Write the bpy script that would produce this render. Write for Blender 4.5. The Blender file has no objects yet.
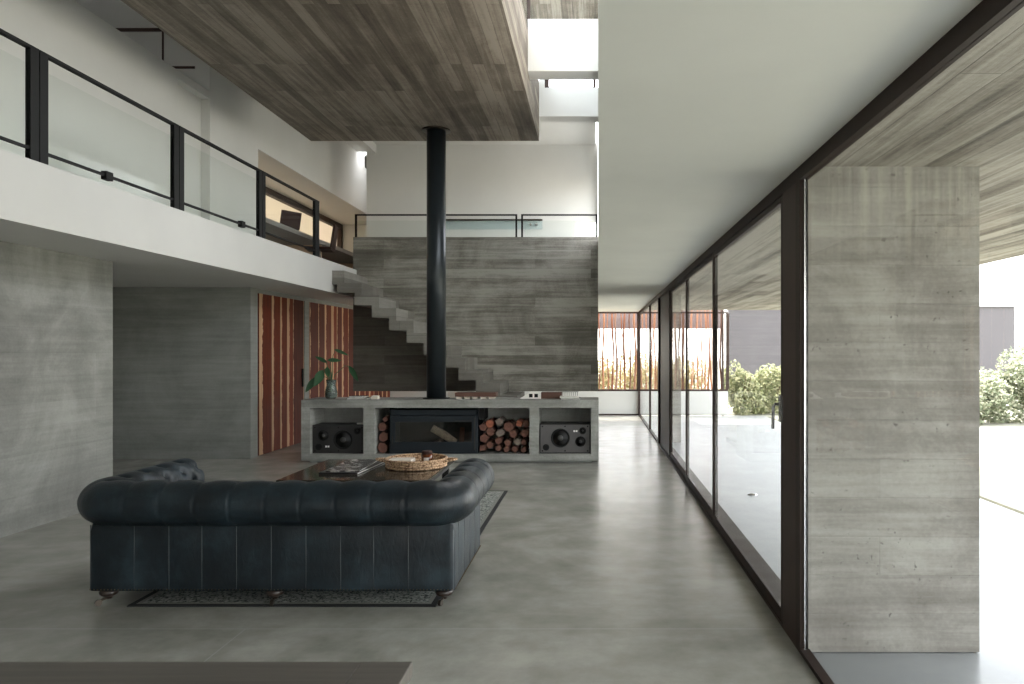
import bpy, bmesh, math, random
from mathutils import Vector, Matrix, noise as mnoise
random.seed(7)
PI = math.pi
sc = bpy.context.scene
COL = sc.collection

# ------------------------------------------------------------------ camera
cd = bpy.data.cameras.new('camera')
cam = bpy.data.objects.new('camera', cd); COL.objects.link(cam)
cam.location = (0, 0, 1.55); cam.rotation_euler = (PI/2, 0, 0)
cd.sensor_width = 36; cd.lens = 26.72
cd.shift_x = -0.0811; cd.shift_y = 0.0088
cd.clip_start = 0.05; cd.clip_end = 500
sc.camera = cam
# ------------------------------------------------------------------ world
w = bpy.data.worlds.new('world'); sc.world = w; w.use_nodes = True
wn = w.node_tree; wn.nodes.clear()
sky = wn.nodes.new('ShaderNodeTexSky'); sky.sky_type = 'NISHITA'
sky.sun_disc = False; sky.sun_elevation = math.radians(52); sky.sun_rotation = math.radians(-35)
sky.air_density = 1.0; sky.dust_density = 3.0; sky.ozone_density = 1.0
wmix = wn.nodes.new('ShaderNodeMix'); wmix.data_type = 'RGBA'
wmix.inputs[0].default_value = 0.7; wmix.inputs[7].default_value = (6.2, 6.1, 5.9, 1)
bg = wn.nodes.new('ShaderNodeBackground'); bg.inputs[1].default_value = 0.32
wo = wn.nodes.new('ShaderNodeOutputWorld')
wn.links.new(sky.outputs[0], wmix.inputs[6]); wn.links.new(wmix.outputs[2], bg.inputs[0])
wn.links.new(bg.outputs[0], wo.inputs[0])
# ------------------------------------------------------------------ sun
sl = bpy.data.lights.new('sun', 'SUN'); sl.energy = 3.0; sl.angle = math.radians(0.6)
sl.color = (1.0, 0.94, 0.85)
so = bpy.data.objects.new('sun', sl); COL.objects.link(so)
so.rotation_euler = Vector((-0.32, 0.48, 0.82)).to_track_quat('Z', 'Y').to_euler()
so.location = (-8, 12, 20)
# ------------------------------------------------------------------ exposure
sc.view_settings.view_transform = 'Standard'; sc.view_settings.look = 'None'
sc.view_settings.gamma = 1.0; sc.view_settings.use_curve_mapping = False
sc.view_settings.exposure = 2.1
sc.cycles.max_bounces = 12; sc.cycles.diffuse_bounces = 7
sc.cycles.glossy_bounces = 4; sc.cycles.transparent_max_bounces = 16
sc.cycles.sample_clamp_indirect = 8.0

# ================================================================== helpers
class MB:
    def __init__(s): s.bm = bmesh.new()
    def box(s, x0, x1, y0, y1, z0, z1, M=None):
        vs = [s.bm.verts.new((x, y, z)) for x in (x0, x1) for y in (y0, y1) for z in (z0, z1)]
        for f in ((0,1,3,2),(4,6,7,5),(0,4,5,1),(2,3,7,6),(0,2,6,4),(1,5,7,3)):
            s.bm.faces.new([vs[i] for i in f])
        if M: bmesh.ops.transform(s.bm, matrix=M, verts=vs)
        return s
    def prism(s, pts, axis, a, b):
        """closed polygon extruded along an axis; pts are the two other coordinates"""
        def mk(p, t):
            if axis == 'x': return (t, p[0], p[1])
            if axis == 'y': return (p[0], t, p[1])
            return (p[0], p[1], t)
        A = [s.bm.verts.new(mk(p, a)) for p in pts]; B = [s.bm.verts.new(mk(p, b)) for p in pts]
        n = len(pts)
        s.bm.faces.new(A); s.bm.faces.new(B[::-1])
        for i in range(n): s.bm.faces.new((A[i], B[i], B[(i+1) % n], A[(i+1) % n]))
        return s
    def lathe(s, prof, c=(0,0,0), n=24, M=None, sx=1, sy=1):
        rings = []; allv = []
        for r, z in prof:
            ring = []
            for i in range(n):
                a = 2*PI*i/n
                v = s.bm.verts.new((c[0]+r*sx*math.cos(a), c[1]+r*sy*math.sin(a), c[2]+z)); ring.append(v)
            rings.append(ring); allv += ring
        for k in range(len(rings)-1):
            for i in range(n):
                s.bm.faces.new((rings[k][i], rings[k][(i+1)%n], rings[k+1][(i+1)%n], rings[k+1][i]))
        if prof[0][0] > 1e-6: s.bm.faces.new(rings[0][::-1])
        if prof[-1][0] > 1e-6: s.bm.faces.new(rings[-1])
        if M: bmesh.ops.transform(s.bm, matrix=M, verts=allv)
        return s
    def tube(s, pts, r, n=8, closed=False):
        pts = [Vector(p) for p in pts]; m = len(pts); rings = []
        rr = r if isinstance(r, (list, tuple)) else [r]*m
        up = None
        for i, p in enumerate(pts):
            if closed: t = pts[(i+1)%m]-pts[(i-1)%m]
            else: t = pts[min(i+1, m-1)]-pts[max(i-1, 0)]
            t.normalize()
            if up is None:
                up = Vector((0,0,1)) if abs(t.z) < .9 else Vector((1,0,0))
            u = (up - t*up.dot(t)); 
            if u.length < 1e-4: u = t.orthogonal()
            u.normalize(); up = u; v = t.cross(u)
            rings.append([s.bm.verts.new(p+(u*math.cos(2*PI*k/n)+v*math.sin(2*PI*k/n))*rr[i]) for k in range(n)])
        for i in range(m if closed else m-1):
            a, b = rings[i], rings[(i+1)%m]
            for k in range(n): s.bm.faces.new((a[k], a[(k+1)%n], b[(k+1)%n], b[k]))
        if not closed: s.bm.faces.new(rings[0][::-1]); s.bm.faces.new(rings[-1])
        return s
    def build(s, name, mat, parent=None, bevel=0, smooth=False, loc=None):
        bmesh.ops.recalc_face_normals(s.bm, faces=s.bm.faces)
        me = bpy.data.meshes.new(name); s.bm.to_mesh(me); s.bm.free()
        if smooth:
            for p in me.polygons: p.use_smooth = True
        o = bpy.data.objects.new(name, me); COL.objects.link(o)
        if mat: me.materials.append(mat)
        if parent: o.parent = parent
        if loc: o.location = loc
        if bevel:
            b = o.modifiers.new('bevel', 'BEVEL'); b.width = bevel; b.segments = 2; b.limit_method = 'ANGLE'
            b.angle_limit = math.radians(40)
        return o

def box(x0, x1, y0, y1, z0, z1): return MB().box(x0, x1, y0, y1, z0, z1)
def tag(o, label, cat, group=None):
    o['label'] = label; o['category'] = cat
    if group: o['group'] = group
    return o
def thing(name, label, cat, loc=(0,0,0), rz=0, group=None):
    o = bpy.data.objects.new(name, None); COL.objects.link(o); o.empty_display_size = .1
    o.location = loc; o.rotation_euler = (0, 0, rz)
    return tag(o, label, cat, group)
def struct(name, mb, mat, parent=None, bevel=0):
    o = mb.build(name, mat, parent, bevel)
    if not parent: o['kind'] = 'structure'
    return o
def kids(o): return [c for c in bpy.data.objects if c.parent == o]
def copy_tree(o, parent=None):
    c = o.copy(); COL.objects.link(c)
    if parent: c.parent = parent
    for ch in kids(o): copy_tree(ch, c)
    return c

# ================================================================== materials
class NT:
    def __init__(s, name):
        s.m = bpy.data.materials.new(name); s.m.use_nodes = True
        s.t = s.m.node_tree; s.p = s.t.nodes['Principled BSDF']; s.out = s.t.nodes['Material Output']
    def n(s, typ, **kw):
        x = s.t.nodes.new(typ)
        for k, v in kw.items(): setattr(x, k, v)
        return x
    def l(s, a, b): s.t.links.new(a, b)
    def pos(s): return s.n('ShaderNodeNewGeometry').outputs['Position']
    def obj(s): return s.n('ShaderNodeTexCoord').outputs['Object']
    def dot(s, v, vec):
        x = s.n('ShaderNodeVectorMath', operation='DOT_PRODUCT'); s.l(v, x.inputs[0]); x.inputs[1].default_value = vec
        return x.outputs['Value']
    def math(s, op, a, b=None, c=None):
        x = s.n('ShaderNodeMath', operation=op)
        for i, q in enumerate((a, b, c)):
            if q is None: continue
            if isinstance(q, (int, float)): x.inputs[i].default_value = q
            else: s.l(q, x.inputs[i])
        return x.outputs[0]
    def comb(s, x, y, z=0):
        c = s.n('ShaderNodeCombineXYZ')
        for i, q in enumerate((x, y, z)):
            if isinstance(q, (int, float)): c.inputs[i].default_value = q
            else: s.l(q, c.inputs[i])
        return c.outputs[0]
    def noise(s, v, scale, detail=4, rough=.55, dist=0):
        x = s.n('ShaderNodeTexNoise'); s.l(v, x.inputs['Vector'])
        x.inputs['Scale'].default_value = scale; x.inputs['Detail'].default_value = detail
        x.inputs['Roughness'].default_value = rough; x.inputs['Distortion'].default_value = dist
        return x.outputs['Fac']
    def ramp(s, f, stops, interp='LINEAR'):
        r = s.n('ShaderNodeValToRGB'); s.l(f, r.inputs[0]); cr = r.color_ramp; cr.interpolation = interp
        while len(cr.elements) < len(stops): cr.elements.new(.5)
        for e, (p, c) in zip(cr.elements, stops):
            e.position = p; e.color = (*c, 1) if len(c) == 3 else c
        return r.outputs[0]
    def mix(s, f, a, b, blend='MIX'):
        x = s.n('ShaderNodeMix', data_type='RGBA', blend_type=blend)
        for i, q in ((0, f), (6, a), (7, b)):
            if isinstance(q, (int, float)): x.inputs[i].default_value = q
            elif isinstance(q, tuple): x.inputs[i].default_value = (*q, 1)
            else: s.l(q, x.inputs[i])
        return x.outputs[2]
    def bump(s, h, strength=.3, dist=.01):
        b = s.n('ShaderNodeBump'); s.l(h, b.inputs['Height'])
        b.inputs['Strength'].default_value = strength; b.inputs['Distance'].default_value = dist
        s.l(b.outputs[0], s.p.inputs['Normal'])
    def col(s, c):
        if isinstance(c, tuple): s.p.inputs['Base Color'].default_value = (*c, 1)
        else: s.l(c, s.p.inputs['Base Color'])
    def rough(s, v):
        if isinstance(v, (int, float)): s.p.inputs['Roughness'].default_value = v
        else: s.l(v, s.p.inputs['Roughness'])

def plain(name, c, rough=.6, metal=0, var=.06, scale=14, bump=0, spec=None):
    t = NT(name); f = t.noise(t.obj(), scale, 4)
    a = tuple(max(0, q*(1-var)) for q in c); b = tuple(min(1, q*(1+var)) for q in c)
    t.col(t.ramp(f, [(.3, a), (.7, b)])); t.rough(rough); t.p.inputs['Metallic'].default_value = metal
    if spec is not None: t.p.inputs['Specular IOR Level'].default_value = spec
    if bump: t.bump(f, bump, .004)
    return t.m

def board(name, U, V, bw, bl, stops, wb=.45, ws=.35, wc=.2, groove=.5, bump=.35, rough=.75, su=.7, sv=14, streak=None, drips=False, pits=False):
    """board-marked concrete: formwork boards run along U, rows stack along V"""
    t = NT(name); P = t.pos(); u = t.dot(P, U); v = t.dot(P, V)
    wob = t.noise(t.comb(u, v), .9, 2)
    v2 = t.math('ADD', v, t.math('MULTIPLY', wob, .012))
    br = t.n('ShaderNodeTexBrick'); t.l(t.comb(u, v2), br.inputs['Vector'])
    br.offset = .37; br.offset_frequency = 2; br.squash = 1
    for k, val in (('Scale', 1), ('Mortar Size', .0035), ('Mortar Smooth', .4), ('Bias', 0), ('Brick Width', bl), ('Row Height', bw)):
        br.inputs[k].default_value = val
    br.inputs['Color1'].default_value = (0,0,0,1); br.inputs['Color2'].default_value = (1,1,1,1); br.inputs['Mortar'].default_value = (.5,.5,.5,1)
    st1 = t.noise(t.comb(t.math('MULTIPLY', u, su), t.math('MULTIPLY', v, sv)), 1.6, 6, .65)
    st2 = t.noise(t.comb(t.math('MULTIPLY', u, su*.45), t.math('ADD', t.math('MULTIPLY', v, sv*.30), 7.3)), 1.6, 5, .62, .5)
    st = t.math('ADD', t.math('MULTIPLY', st1, .5), t.math('MULTIPLY', st2, .5))
    st = t.math('ADD', t.math('MULTIPLY', t.math('SUBTRACT', st, .5), 1.5), .5)
    bl_ = t.noise(P, 1.1, 6, .66, .8)
    bl_ = t.math('ADD', t.math('MULTIPLY', t.math('SUBTRACT', bl_, .5), 1.6), .5)
    fine = t.noise(P, 45, 3, .6)
    g = t.math('ADD', t.math('MULTIPLY', br.outputs['Color'], wb), t.math('MULTIPLY', st, ws))
    g = t.math('ADD', g, t.math('MULTIPLY', bl_, wc))
    g = t.math('ADD', g, t.math('MULTIPLY', t.math('SUBTRACT', fine, .5), .16))
    c = t.ramp(g, stops)
    dark = tuple(x*.55 for x in stops[0][1])
    c = t.mix(t.math('MULTIPLY', br.outputs['Fac'], groove), c, dark)
    hgt = t.math('ADD', t.math('MULTIPLY', st, .7), t.math('MULTIPLY', br.outputs['Fac'], -.8))
    hgt = t.math('ADD', hgt, t.math('MULTIPLY', br.outputs['Color'], .35))
    if drips:
        sx = t.n('ShaderNodeSeparateXYZ'); t.l(P, sx.inputs[0])
        dn = t.noise(t.comb(t.math('MULTIPLY', sx.outputs[0], 22), t.math('MULTIPLY', sx.outputs[2], .8)), 1, 3, .6)
        top = t.math('MULTIPLY', t.math('SUBTRACT', sx.outputs[2], 1.95), 1.9)
        top = t.math('MINIMUM', t.math('MAXIMUM', top, 0), 1)
        m = t.ramp(dn, [(.5, (0,0,0)), (.66, (1,1,1))])
        c = t.mix(t.math('MULTIPLY', t.math('MULTIPLY', m, top), .5), c, (.50, .48, .40))
        m2 = t.ramp(dn, [(.34, (1,1,1)), (.44, (0,0,0))])
        c = t.mix(t.math('MULTIPLY', t.math('MULTIPLY', m2, top), .45), c, (.13, .115, .10))
    if pits:
        pn = t.noise(P, 38, 2, .5); pm = t.noise(t.comb(t.math('MULTIPLY', u, .8), t.math('MULTIPLY', v, 9)), 1.3, 3)
        p1 = t.math('MULTIPLY', t.ramp(pn, [(.66, (0,0,0)), (.72, (1,1,1))]), t.ramp(pm, [(.5, (0,0,0)), (.6, (1,1,1))]))
        c = t.mix(t.math('MULTIPLY', p1, .7), c, (.07, .06, .055))
        hgt = t.math('SUBTRACT', hgt, p1)
    t.col(c); t.rough(rough); t.bump(hgt, bump, .012)
    return t.m

Mt = {}
X_, Y_, Z_ = (1,0,0), (0,1,0), (0,0,1)
Mt['slab'] = board('board_marked_slab', Y_, (1,0,1), .12, 2.3, [(.30, (.070,.055,.040)), (.5, (.15,.125,.098)), (.70, (.30,.262,.215))], wb=.24, ws=.60, wc=.24, groove=.35)
Mt['soffit'] = board('board_marked_soffit', Y_, (1,0,1), .15, 2.6, [(.34, (.060,.048,.036)), (.5, (.235,.21,.17)), (.66, (.43,.40,.345))], wb=.22, ws=.7, wc=.2, bump=.5, su=.55, sv=17)
Mt['stairwall'] = board('board_marked_wall', (1,1,0), Z_, .165, 2.6, [(.30, (.085,.078,.062)), (.5, (.165,.155,.132)), (.70, (.36,.35,.31))], wb=.20, ws=.56, wc=.38, groove=.25)
Mt['stair'] = board('stair_concrete', (1,1,0), Z_, .30, 1.9, [(.25, (.12,.112,.095)), (.5, (.20,.19,.168)), (.78, (.32,.31,.28))], wb=.3, ws=.4, wc=.3)
Mt['wall'] = board('rammed_concrete_wall', (1,1,0), Z_, .22, 4.1, [(.30, (.125,.124,.113)), (.5, (.195,.195,.18)), (.72, (.29,.29,.268))], wb=.05, ws=.45, wc=.55, groove=.10, bump=.25, su=.6, sv=10)
Mt['wall_dark'] = board('recess_concrete_wall', (1,1,0), Z_, .19, 4.1, [(.25, (.15,.152,.14)), (.5, (.215,.22,.205)), (.78, (.30,.305,.285))], wb=.05, ws=.55, wc=.45, groove=.10, bump=.25)
Mt['pillar'] = board('pillar_concrete', (1,1,0), Z_, .20, 3.3, [(.32, (.135,.122,.104)), (.5, (.225,.212,.188)), (.68, (.345,.335,.30))], wb=.07, ws=.45, wc=.52, groove=.12, bump=.4, drips=True, pits=True)
Mt['bench'] = board('bench_concrete', (1,1,0), Z_, .26, 3.5, [(.32, (.155,.155,.14)), (.5, (.265,.265,.245)), (.68, (.40,.40,.375))], wb=.1, ws=.4, wc=.5, groove=.0, bump=.2)

def plaster(name, c, var=.03):
    t = NT(name); P = t.pos(); f = t.noise(P, 1.3, 4); g = t.noise(P, 60, 3)
    t.col(t.ramp(f, [(.3, tuple(x*(1-var) for x in c)), (.7, tuple(min(1, x*(1+var)) for x in c))]))
    t.rough(.85); t.bump(g, .08, .002); return t.m
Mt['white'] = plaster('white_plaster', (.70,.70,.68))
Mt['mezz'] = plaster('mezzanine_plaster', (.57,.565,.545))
Mt['ceil'] = plaster('ceiling_plaster', (.89,.89,.83))
Mt['greywall'] = plaster('grey_exterior_render', (.10,.093,.10))
Mt['greycap'] = plaster('grey_wall_cap', (.42,.42,.43))
Mt['tan'] = plaster('tan_panel', (.62,.46,.32))

def floor_mat(name, c0, c1, r0, r1, joints=True, spec=.5):
    t = NT(name); P = t.pos()
    a = t.noise(P, .55, 6, .62, .6); b = t.noise(P, 3.2, 5, .6)
    c = t.noise(P, 70, 2)
    st = t.noise(t.comb(t.dot(P, (.5,0,0)), t.dot(P, (0,3.5,0))), 1.4, 5, .6)
    g = t.math('ADD', t.math('MULTIPLY', a, .60), t.math('MULTIPLY', b, .32))
    g = t.math('ADD', g, t.math('MULTIPLY', st, .08))
    colr = t.ramp(g, [(.38, c0), (.5, tuple((p+q)/2 for p, q in zip(c0, c1))), (.60, c1)])
    colr = t.mix(t.math('MULTIPLY', c, .10), colr, (.1,.1,.1))
    if joints:
        x = t.dot(P, X_); y = t.dot(P, Y_)
        j1 = t.math('LESS_THAN', t.math('ABSOLUTE', t.math('SUBTRACT', y, 4.24)), .006)
        j2 = t.math('MULTIPLY', t.math('LESS_THAN', t.math('ABSOLUTE', t.math('ADD', x, 1.95)), .0045), t.math('LESS_THAN', y, 4.24))
        j = t.math('MAXIMUM', j1, j2)
        colr = t.mix(t.math('MULTIPLY', j, .55), colr, (.42,.42,.40))
    t.col(colr); t.rough((r0+r1)/2); t.p.inputs['Specular IOR Level'].default_value = spec
    t.bump(b, .04, .004); return t.m
Mt['floor'] = floor_mat('polished_concrete_floor', (.235,.232,.202), (.46,.452,.41), .22, .32)
Mt['terrace'] = floor_mat('terrace_concrete', (.24,.255,.265), (.32,.335,.345), .26, .36, False, .32)

def wood_doors():
    t = NT('red_timber_boards'); P = t.pos(); y = t.dot(P, Y_); z = t.dot(P, Z_)
    nz = t.noise(t.comb(t.math('MULTIPLY', y, 3), t.math('MULTIPLY', z, .7)), 1, 4, .6)
    v = t.math('ADD', t.math('ADD', t.math('DIVIDE', y, .34), t.math('MULTIPLY', t.noise(t.comb(y, 0), .9, 2), 2.2)), t.math('MULTIPLY', t.math('SUBTRACT', nz, .5), .22))
    yn = t.noise(t.comb(y, 0), .9, 2)
    raw = t.math('ADD', t.math('DIVIDE', y, .34), t.math('MULTIPLY', yn, 2.2))
    cell = t.math('FLOOR', raw); wn_ = t.n('ShaderNodeTexWhiteNoise', noise_dimensions='1D'); t.l(cell, wn_.inputs['W'])
    fr = t.math('SUBTRACT', v, cell)
    thr = t.math('ADD', t.math('MULTIPLY', wn_.outputs['Value'], .42), .05)
    nz2 = t.noise(t.comb(t.math('MULTIPLY', y, 1), t.math('MULTIPLY', z, 2.2)), 2, 5, .65)
    thr = t.math('ADD', thr, t.math('MULTIPLY', t.math('SUBTRACT', nz2, .5), .40))
    sap = t.math('LESS_THAN', fr, thr)
    grain = t.noise(t.comb(t.math('MULTIPLY', y, 38), t.math('MULTIPLY', z, 1.2)), 1, 5, .6)
    red = t.ramp(t.math('ADD', t.math('MULTIPLY', grain, .6), t.math('MULTIPLY', wn_.outputs['Value'], .4)),
                 [(.25, (.050,.008,.003)), (.5, (.13,.021,.007)), (.8, (.24,.045,.015))])
    cream = t.ramp(grain, [(.3, (.46,.25,.13)), (.7, (.64,.42,.26))])
    c = t.mix(sap, red, cream)
    edge = t.math('LESS_THAN', t.math('FRACT', raw), .02)
    c = t.mix(edge, c, (.03,.01,.005))
    t.col(c); t.rough(.65); t.p.inputs['Specular IOR Level'].default_value = .18; t.bump(grain, .15, .003); return t.m
Mt['doors'] = wood_doors()

def leather():
    t = NT('black_blue_leather'); O = t.obj()
    a = t.noise(O, 3.2, 5, .65); b = t.noise(O, 190, 3, .6)
    wr = t.noise(t.comb(t.math('MULTIPLY', t.dot(O, X_), 22), t.math('MULTIPLY', t.dot(O, Y_), 22), t.math('MULTIPLY', t.dot(O, Z_), 9)), 1, 5, .65, 1.2)
    t.col(t.ramp(a, [(.32, (.003,.005,.0075)), (.5, (.007,.0125,.017)), (.68, (.020,.034,.044))]))
    t.rough(t.ramp(a, [(.3, (.36,)*3), (.75, (.52,)*3)]))
    h = t.math('ADD', t.math('MULTIPLY', wr, 1.0), t.math('MULTIPLY', b, .12))
    t.bump(h, .35, .008); t.p.inputs['Specular IOR Level'].default_value = .42
    return t.m
Mt['leather'] = leather()
Mt['piping'] = plain('leather_piping', (.075,.085,.09), .4)
Mt['brass'] = plain('aged_brass', (.16,.12,.07), .4, .9)
Mt['turned'] = plain('dark_turned_wood', (.030,.020,.016), .28)
Mt['caster'] = plain('caster_metal', (.09,.075,.06), .35, .9)
Mt['black'] = plain('black_steel', (.006,.006,.006), .6, .0, spec=.25)
Mt['flue'] = plain('flue_black_steel', (.020,.026,.030), .32, .35)
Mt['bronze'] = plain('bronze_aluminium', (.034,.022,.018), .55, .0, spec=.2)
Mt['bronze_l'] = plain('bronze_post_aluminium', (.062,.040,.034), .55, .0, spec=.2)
Mt['steel'] = plain('bright_steel', (.65,.65,.66), .25, .9)
Mt['stove'] = plain('stove_steel', (.014,.019,.025), .38, .3)
Mt['speaker'] = plain('speaker_black', (.018,.017,.017), .5, var=.1)
Mt['baffle'] = plain('speaker_grey_baffle', (.085,.080,.080), .5)
Mt['cone'] = plain('speaker_cone', (.013,.013,.013), .6)
Mt['cap'] = plain('speaker_dust_cap', (.05,.05,.05), .3)
Mt['paper'] = plain('white_paper', (.75,.74,.70), .8)
Mt['darkbook'] = plain('dark_book_cover', (.025,.022,.022), .4)
Mt['brown'] = plain('brown_leather_book', (.10,.045,.03), .6)
Mt['grey'] = plain('grey_card', (.30,.30,.29), .7)
Mt['deskgrey'] = plain('grey_desk', (.26,.25,.235), .6)
Mt['chair'] = plain('dark_brown_chair', (.040,.018,.014), .55, spec=.2)
Mt['label'] = plain('white_label', (.8,.78,.74), .7)
Mt['pink'] = plain('laptop_screen_mark', (.55,.40,.48), .4)
Mt['header'] = plaster('mauve_header_panel', (.20,.165,.165))
Mt['waxwhite'] = plain('cream_cloth', (.66,.60,.52), .9)

def glass(name, tint=(1,1,1), refl=.9, rough=.0):
    t = NT(name); t.t.nodes.remove(t.p)
    g_ = t.n('ShaderNodeNewGeometry'); dd = t.n('ShaderNodeVectorMath', operation='DOT_PRODUCT')
    t.l(g_.outputs['Normal'], dd.inputs[0]); t.l(g_.outputs['Incoming'], dd.inputs[1])
    fr = t.math('ADD', t.math('MULTIPLY', t.math('POWER', t.math('SUBTRACT', 1, t.math('ABSOLUTE', dd.outputs['Value'])), 5), .8), .035)
    tr = t.n('ShaderNodeBsdfTransparent'); tr.inputs[0].default_value = (*tint, 1)
    gl = t.n('ShaderNodeBsdfGlossy'); gl.inputs['Roughness'].default_value = rough
    mx = t.n('ShaderNodeMixShader'); m = t.math('MULTIPLY', fr, refl)
    t.l(m, mx.inputs[0]); t.l(tr.outputs[0], mx.inputs[1]); t.l(gl.outputs[0], mx.inputs[2])
    t.l(mx.outputs[0], t.out.inputs[0]); return t.m
Mt['glass'] = glass('clear_glass', (.985,.992,.99), .45)
Mt['balglass'] = glass('balustrade_glass', (.96,.975,.965), .2)
Mt['teal'] = glass('teal_glass', (.92,.965,.975), .8)
t = NT('smoked_glass_top'); t.col((.040,.034,.027)); t.rough(.10); t.p.inputs['Specular IOR Level'].default_value = .8; Mt['tableglass'] = t.m
t = NT('stove_glass'); t.t.nodes.remove(t.p)
_tr = t.n('ShaderNodeBsdfTransparent'); _tr.inputs[0].default_value = (.80,.78,.75,1); _gl = t.n('ShaderNodeBsdfGlossy'); _gl.inputs['Roughness'].default_value = .05
_m = t.n('ShaderNodeMixShader'); _m.inputs[0].default_value = .07; t.l(_tr.outputs[0], _m.inputs[1]); t.l(_gl.outputs[0], _m.inputs[2]); t.l(_m.outputs[0], t.out.inputs[0]); Mt['stoveglass'] = t.m
t = NT('amber_glass'); t.col((.10,.028,.008)); t.rough(.08); Mt['amber'] = t.m
t = NT('vase_glass'); t.col((.42,.50,.46)); t.rough(.05); t.p.inputs['Transmission Weight'].default_value = .85; t.p.inputs['IOR'].default_value = 1.3; Mt['vase'] = t.m
# roller blind: thin cloth lets light through
t = NT('cream_roller_blind'); t.t.nodes.remove(t.p)
_d = t.n('ShaderNodeBsdfDiffuse'); _d.inputs[0].default_value = (.62,.56,.46,1); _t = t.n('ShaderNodeBsdfTranslucent'); _t.inputs[0].default_value = (.62,.56,.48,1)
_m = t.n('ShaderNodeMixShader'); _m.inputs[0].default_value = .5; t.l(_d.outputs[0], _m.inputs[1]); t.l(_t.outputs[0], _m.inputs[2]); t.l(_m.outputs[0], t.out.inputs[0]); Mt['blind'] = t.m

def leafmat(name, stops, trans=.25):
    t = NT(name); g = t.n('ShaderNodeNewGeometry'); c = t.ramp(g.outputs['Random Per Island'], stops)
    t.col(c); t.rough(.6)
    tl = t.n('ShaderNodeBsdfTranslucent'); t.l(c, tl.inputs[0])
    mx = t.n('ShaderNodeMixShader'); mx.inputs[0].default_value = trans
    t.l(t.p.outputs[0], mx.inputs[1]); t.l(tl.outputs[0], mx.inputs[2]); t.l(mx.outputs[0], t.out.inputs[0]); return t.m
Mt['hedge'] = leafmat('hedge_leaves', [(0, (.16,.19,.08)), (.5, (.34,.36,.18)), (1, (.60,.57,.36))])
Mt['hedge2'] = leafmat('pale_bush_leaves', [(0, (.13,.16,.09)), (.5, (.27,.30,.19)), (1, (.50,.48,.36))])
Mt['dry'] = leafmat('dry_shrub_leaves', [(0, (.22,.20,.09)), (.5, (.38,.32,.15)), (1, (.52,.40,.22))])
Mt['plant'] = leafmat('house_plant_leaves', [(0, (.02,.07,.028)), (1, (.05,.14,.06))], .15)
Mt['twig'] = plain('brown_twig', (.10,.06,.035), .8)
def lawn():
    t = NT('sunlit_lawn'); P = t.pos(); a = t.noise(P, .6, 5); b = t.noise(P, 18, 4)
    t.col(t.ramp(t.math('ADD', t.math('MULTIPLY', a, .6), t.math('MULTIPLY', b, .4)), [(.3, (.28,.28,.21)), (.7, (.40,.39,.33))]))
    t.rough(.95); t.bump(b, .5, .02); return t.m
Mt['lawn'] = lawn()
Mt['soil'] = plain('soil_strip', (.13,.12,.07), .95, var=.4, scale=30, bump=.5)
Mt['slat'] = None
t = NT('rough_red_slats'); g = t.n('ShaderNodeNewGeometry')
t.col(t.ramp(g.outputs['Random Per Island'], [(0, (.10,.045,.03)), (.4, (.28,.11,.06)), (.75, (.42,.19,.10)), (1, (.30,.17,.12))])); t.rough(.8); Mt['slat'] = t.m
def barkend(name, c1, c2):
    t = NT(name); O = t.obj(); f = t.noise(O, 26, 5, .7)
    t.col(t.ramp(f, [(.3, c1), (.7, c2)])); t.rough(.85); t.bump(f, .5, .006); return t.m
Mt['log'] = barkend('red_split_log', (.07,.027,.018), (.17,.075,.052))
Mt['logred'] = barkend('orange_red_log', (.16,.045,.022), (.30,.10,.055))
Mt['loggrey'] = barkend('grey_log', (.10,.075,.06), (.19,.15,.125))
Mt['logash'] = barkend('ashy_log', (.30,.27,.23), (.60,.55,.47))
def rattan():
    t = NT('woven_rattan'); O = t.obj(); w1 = t.n('ShaderNodeTexVoronoi'); t.l(O, w1.inputs['Vector']); w1.inputs['Scale'].default_value = 60
    t.col(t.ramp(w1.outputs['Distance'], [(.1, (.66,.47,.32)), (.5, (.50,.33,.20)), (.8, (.17,.09,.045))])); t.rough(.8); t.bump(w1.outputs['Distance'], .6, .006); return t.m
Mt['rattan'] = rattan()
def rugmat():
    t = NT('faded_persian_rug'); O = t.obj(); x = t.math('ABSOLUTE', t.dot(O, X_)); y = t.math('ABSOLUTE', t.dot(O, Y_))
    HX, HY = .935, 1.90
    e = t.math('MINIMUM', t.math('SUBTRACT', HX, x), t.math('SUBTRACT', HY, y))     # distance to the edge
    v = t.n('ShaderNodeTexVoronoi', feature='DISTANCE_TO_EDGE'); t.l(O, v.inputs['Vector']); v.inputs['Scale'].default_value = 30
    n1 = t.noise(O, 26, 5, .65, 2.2)
    f = t.math('ADD', t.math('MULTIPLY', v.outputs[0], .7), t.math('MULTIPLY', n1, 1.0))
    pat = t.ramp(f, [(.47, (.014,.019,.018)), (.53, (.17,.19,.175)), (.68, (.36,.37,.335))])
    field = t.ramp(f, [(.46, (.035,.034,.03)), (.54, (.26,.22,.18)), (.68, (.50,.44,.36))])
    c = t.mix(t.math('GREATER_THAN', e, .36), pat, field)
    for lo, hi in ((-.1, .035), (.29, .31), (.35, .37)):
        m = t.math('MULTIPLY', t.math('GREATER_THAN', e, lo), t.math('LESS_THAN', e, hi)); c = t.mix(m, c, (.012,.013,.013))
    m = t.math('MULTIPLY', t.math('GREATER_THAN', e, .035), t.math('LESS_THAN', e, .06)); c = t.mix(m, c, (.22,.22,.20))
    m = t.math('MULTIPLY', t.math('GREATER_THAN', e, .31), t.math('LESS_THAN', e, .35)); c = t.mix(m, c, (.36,.34,.30))
    t.col(c); t.rough(.95); t.bump(n1, .3, .004); return t.m
Mt['rug'] = rugmat()
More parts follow.
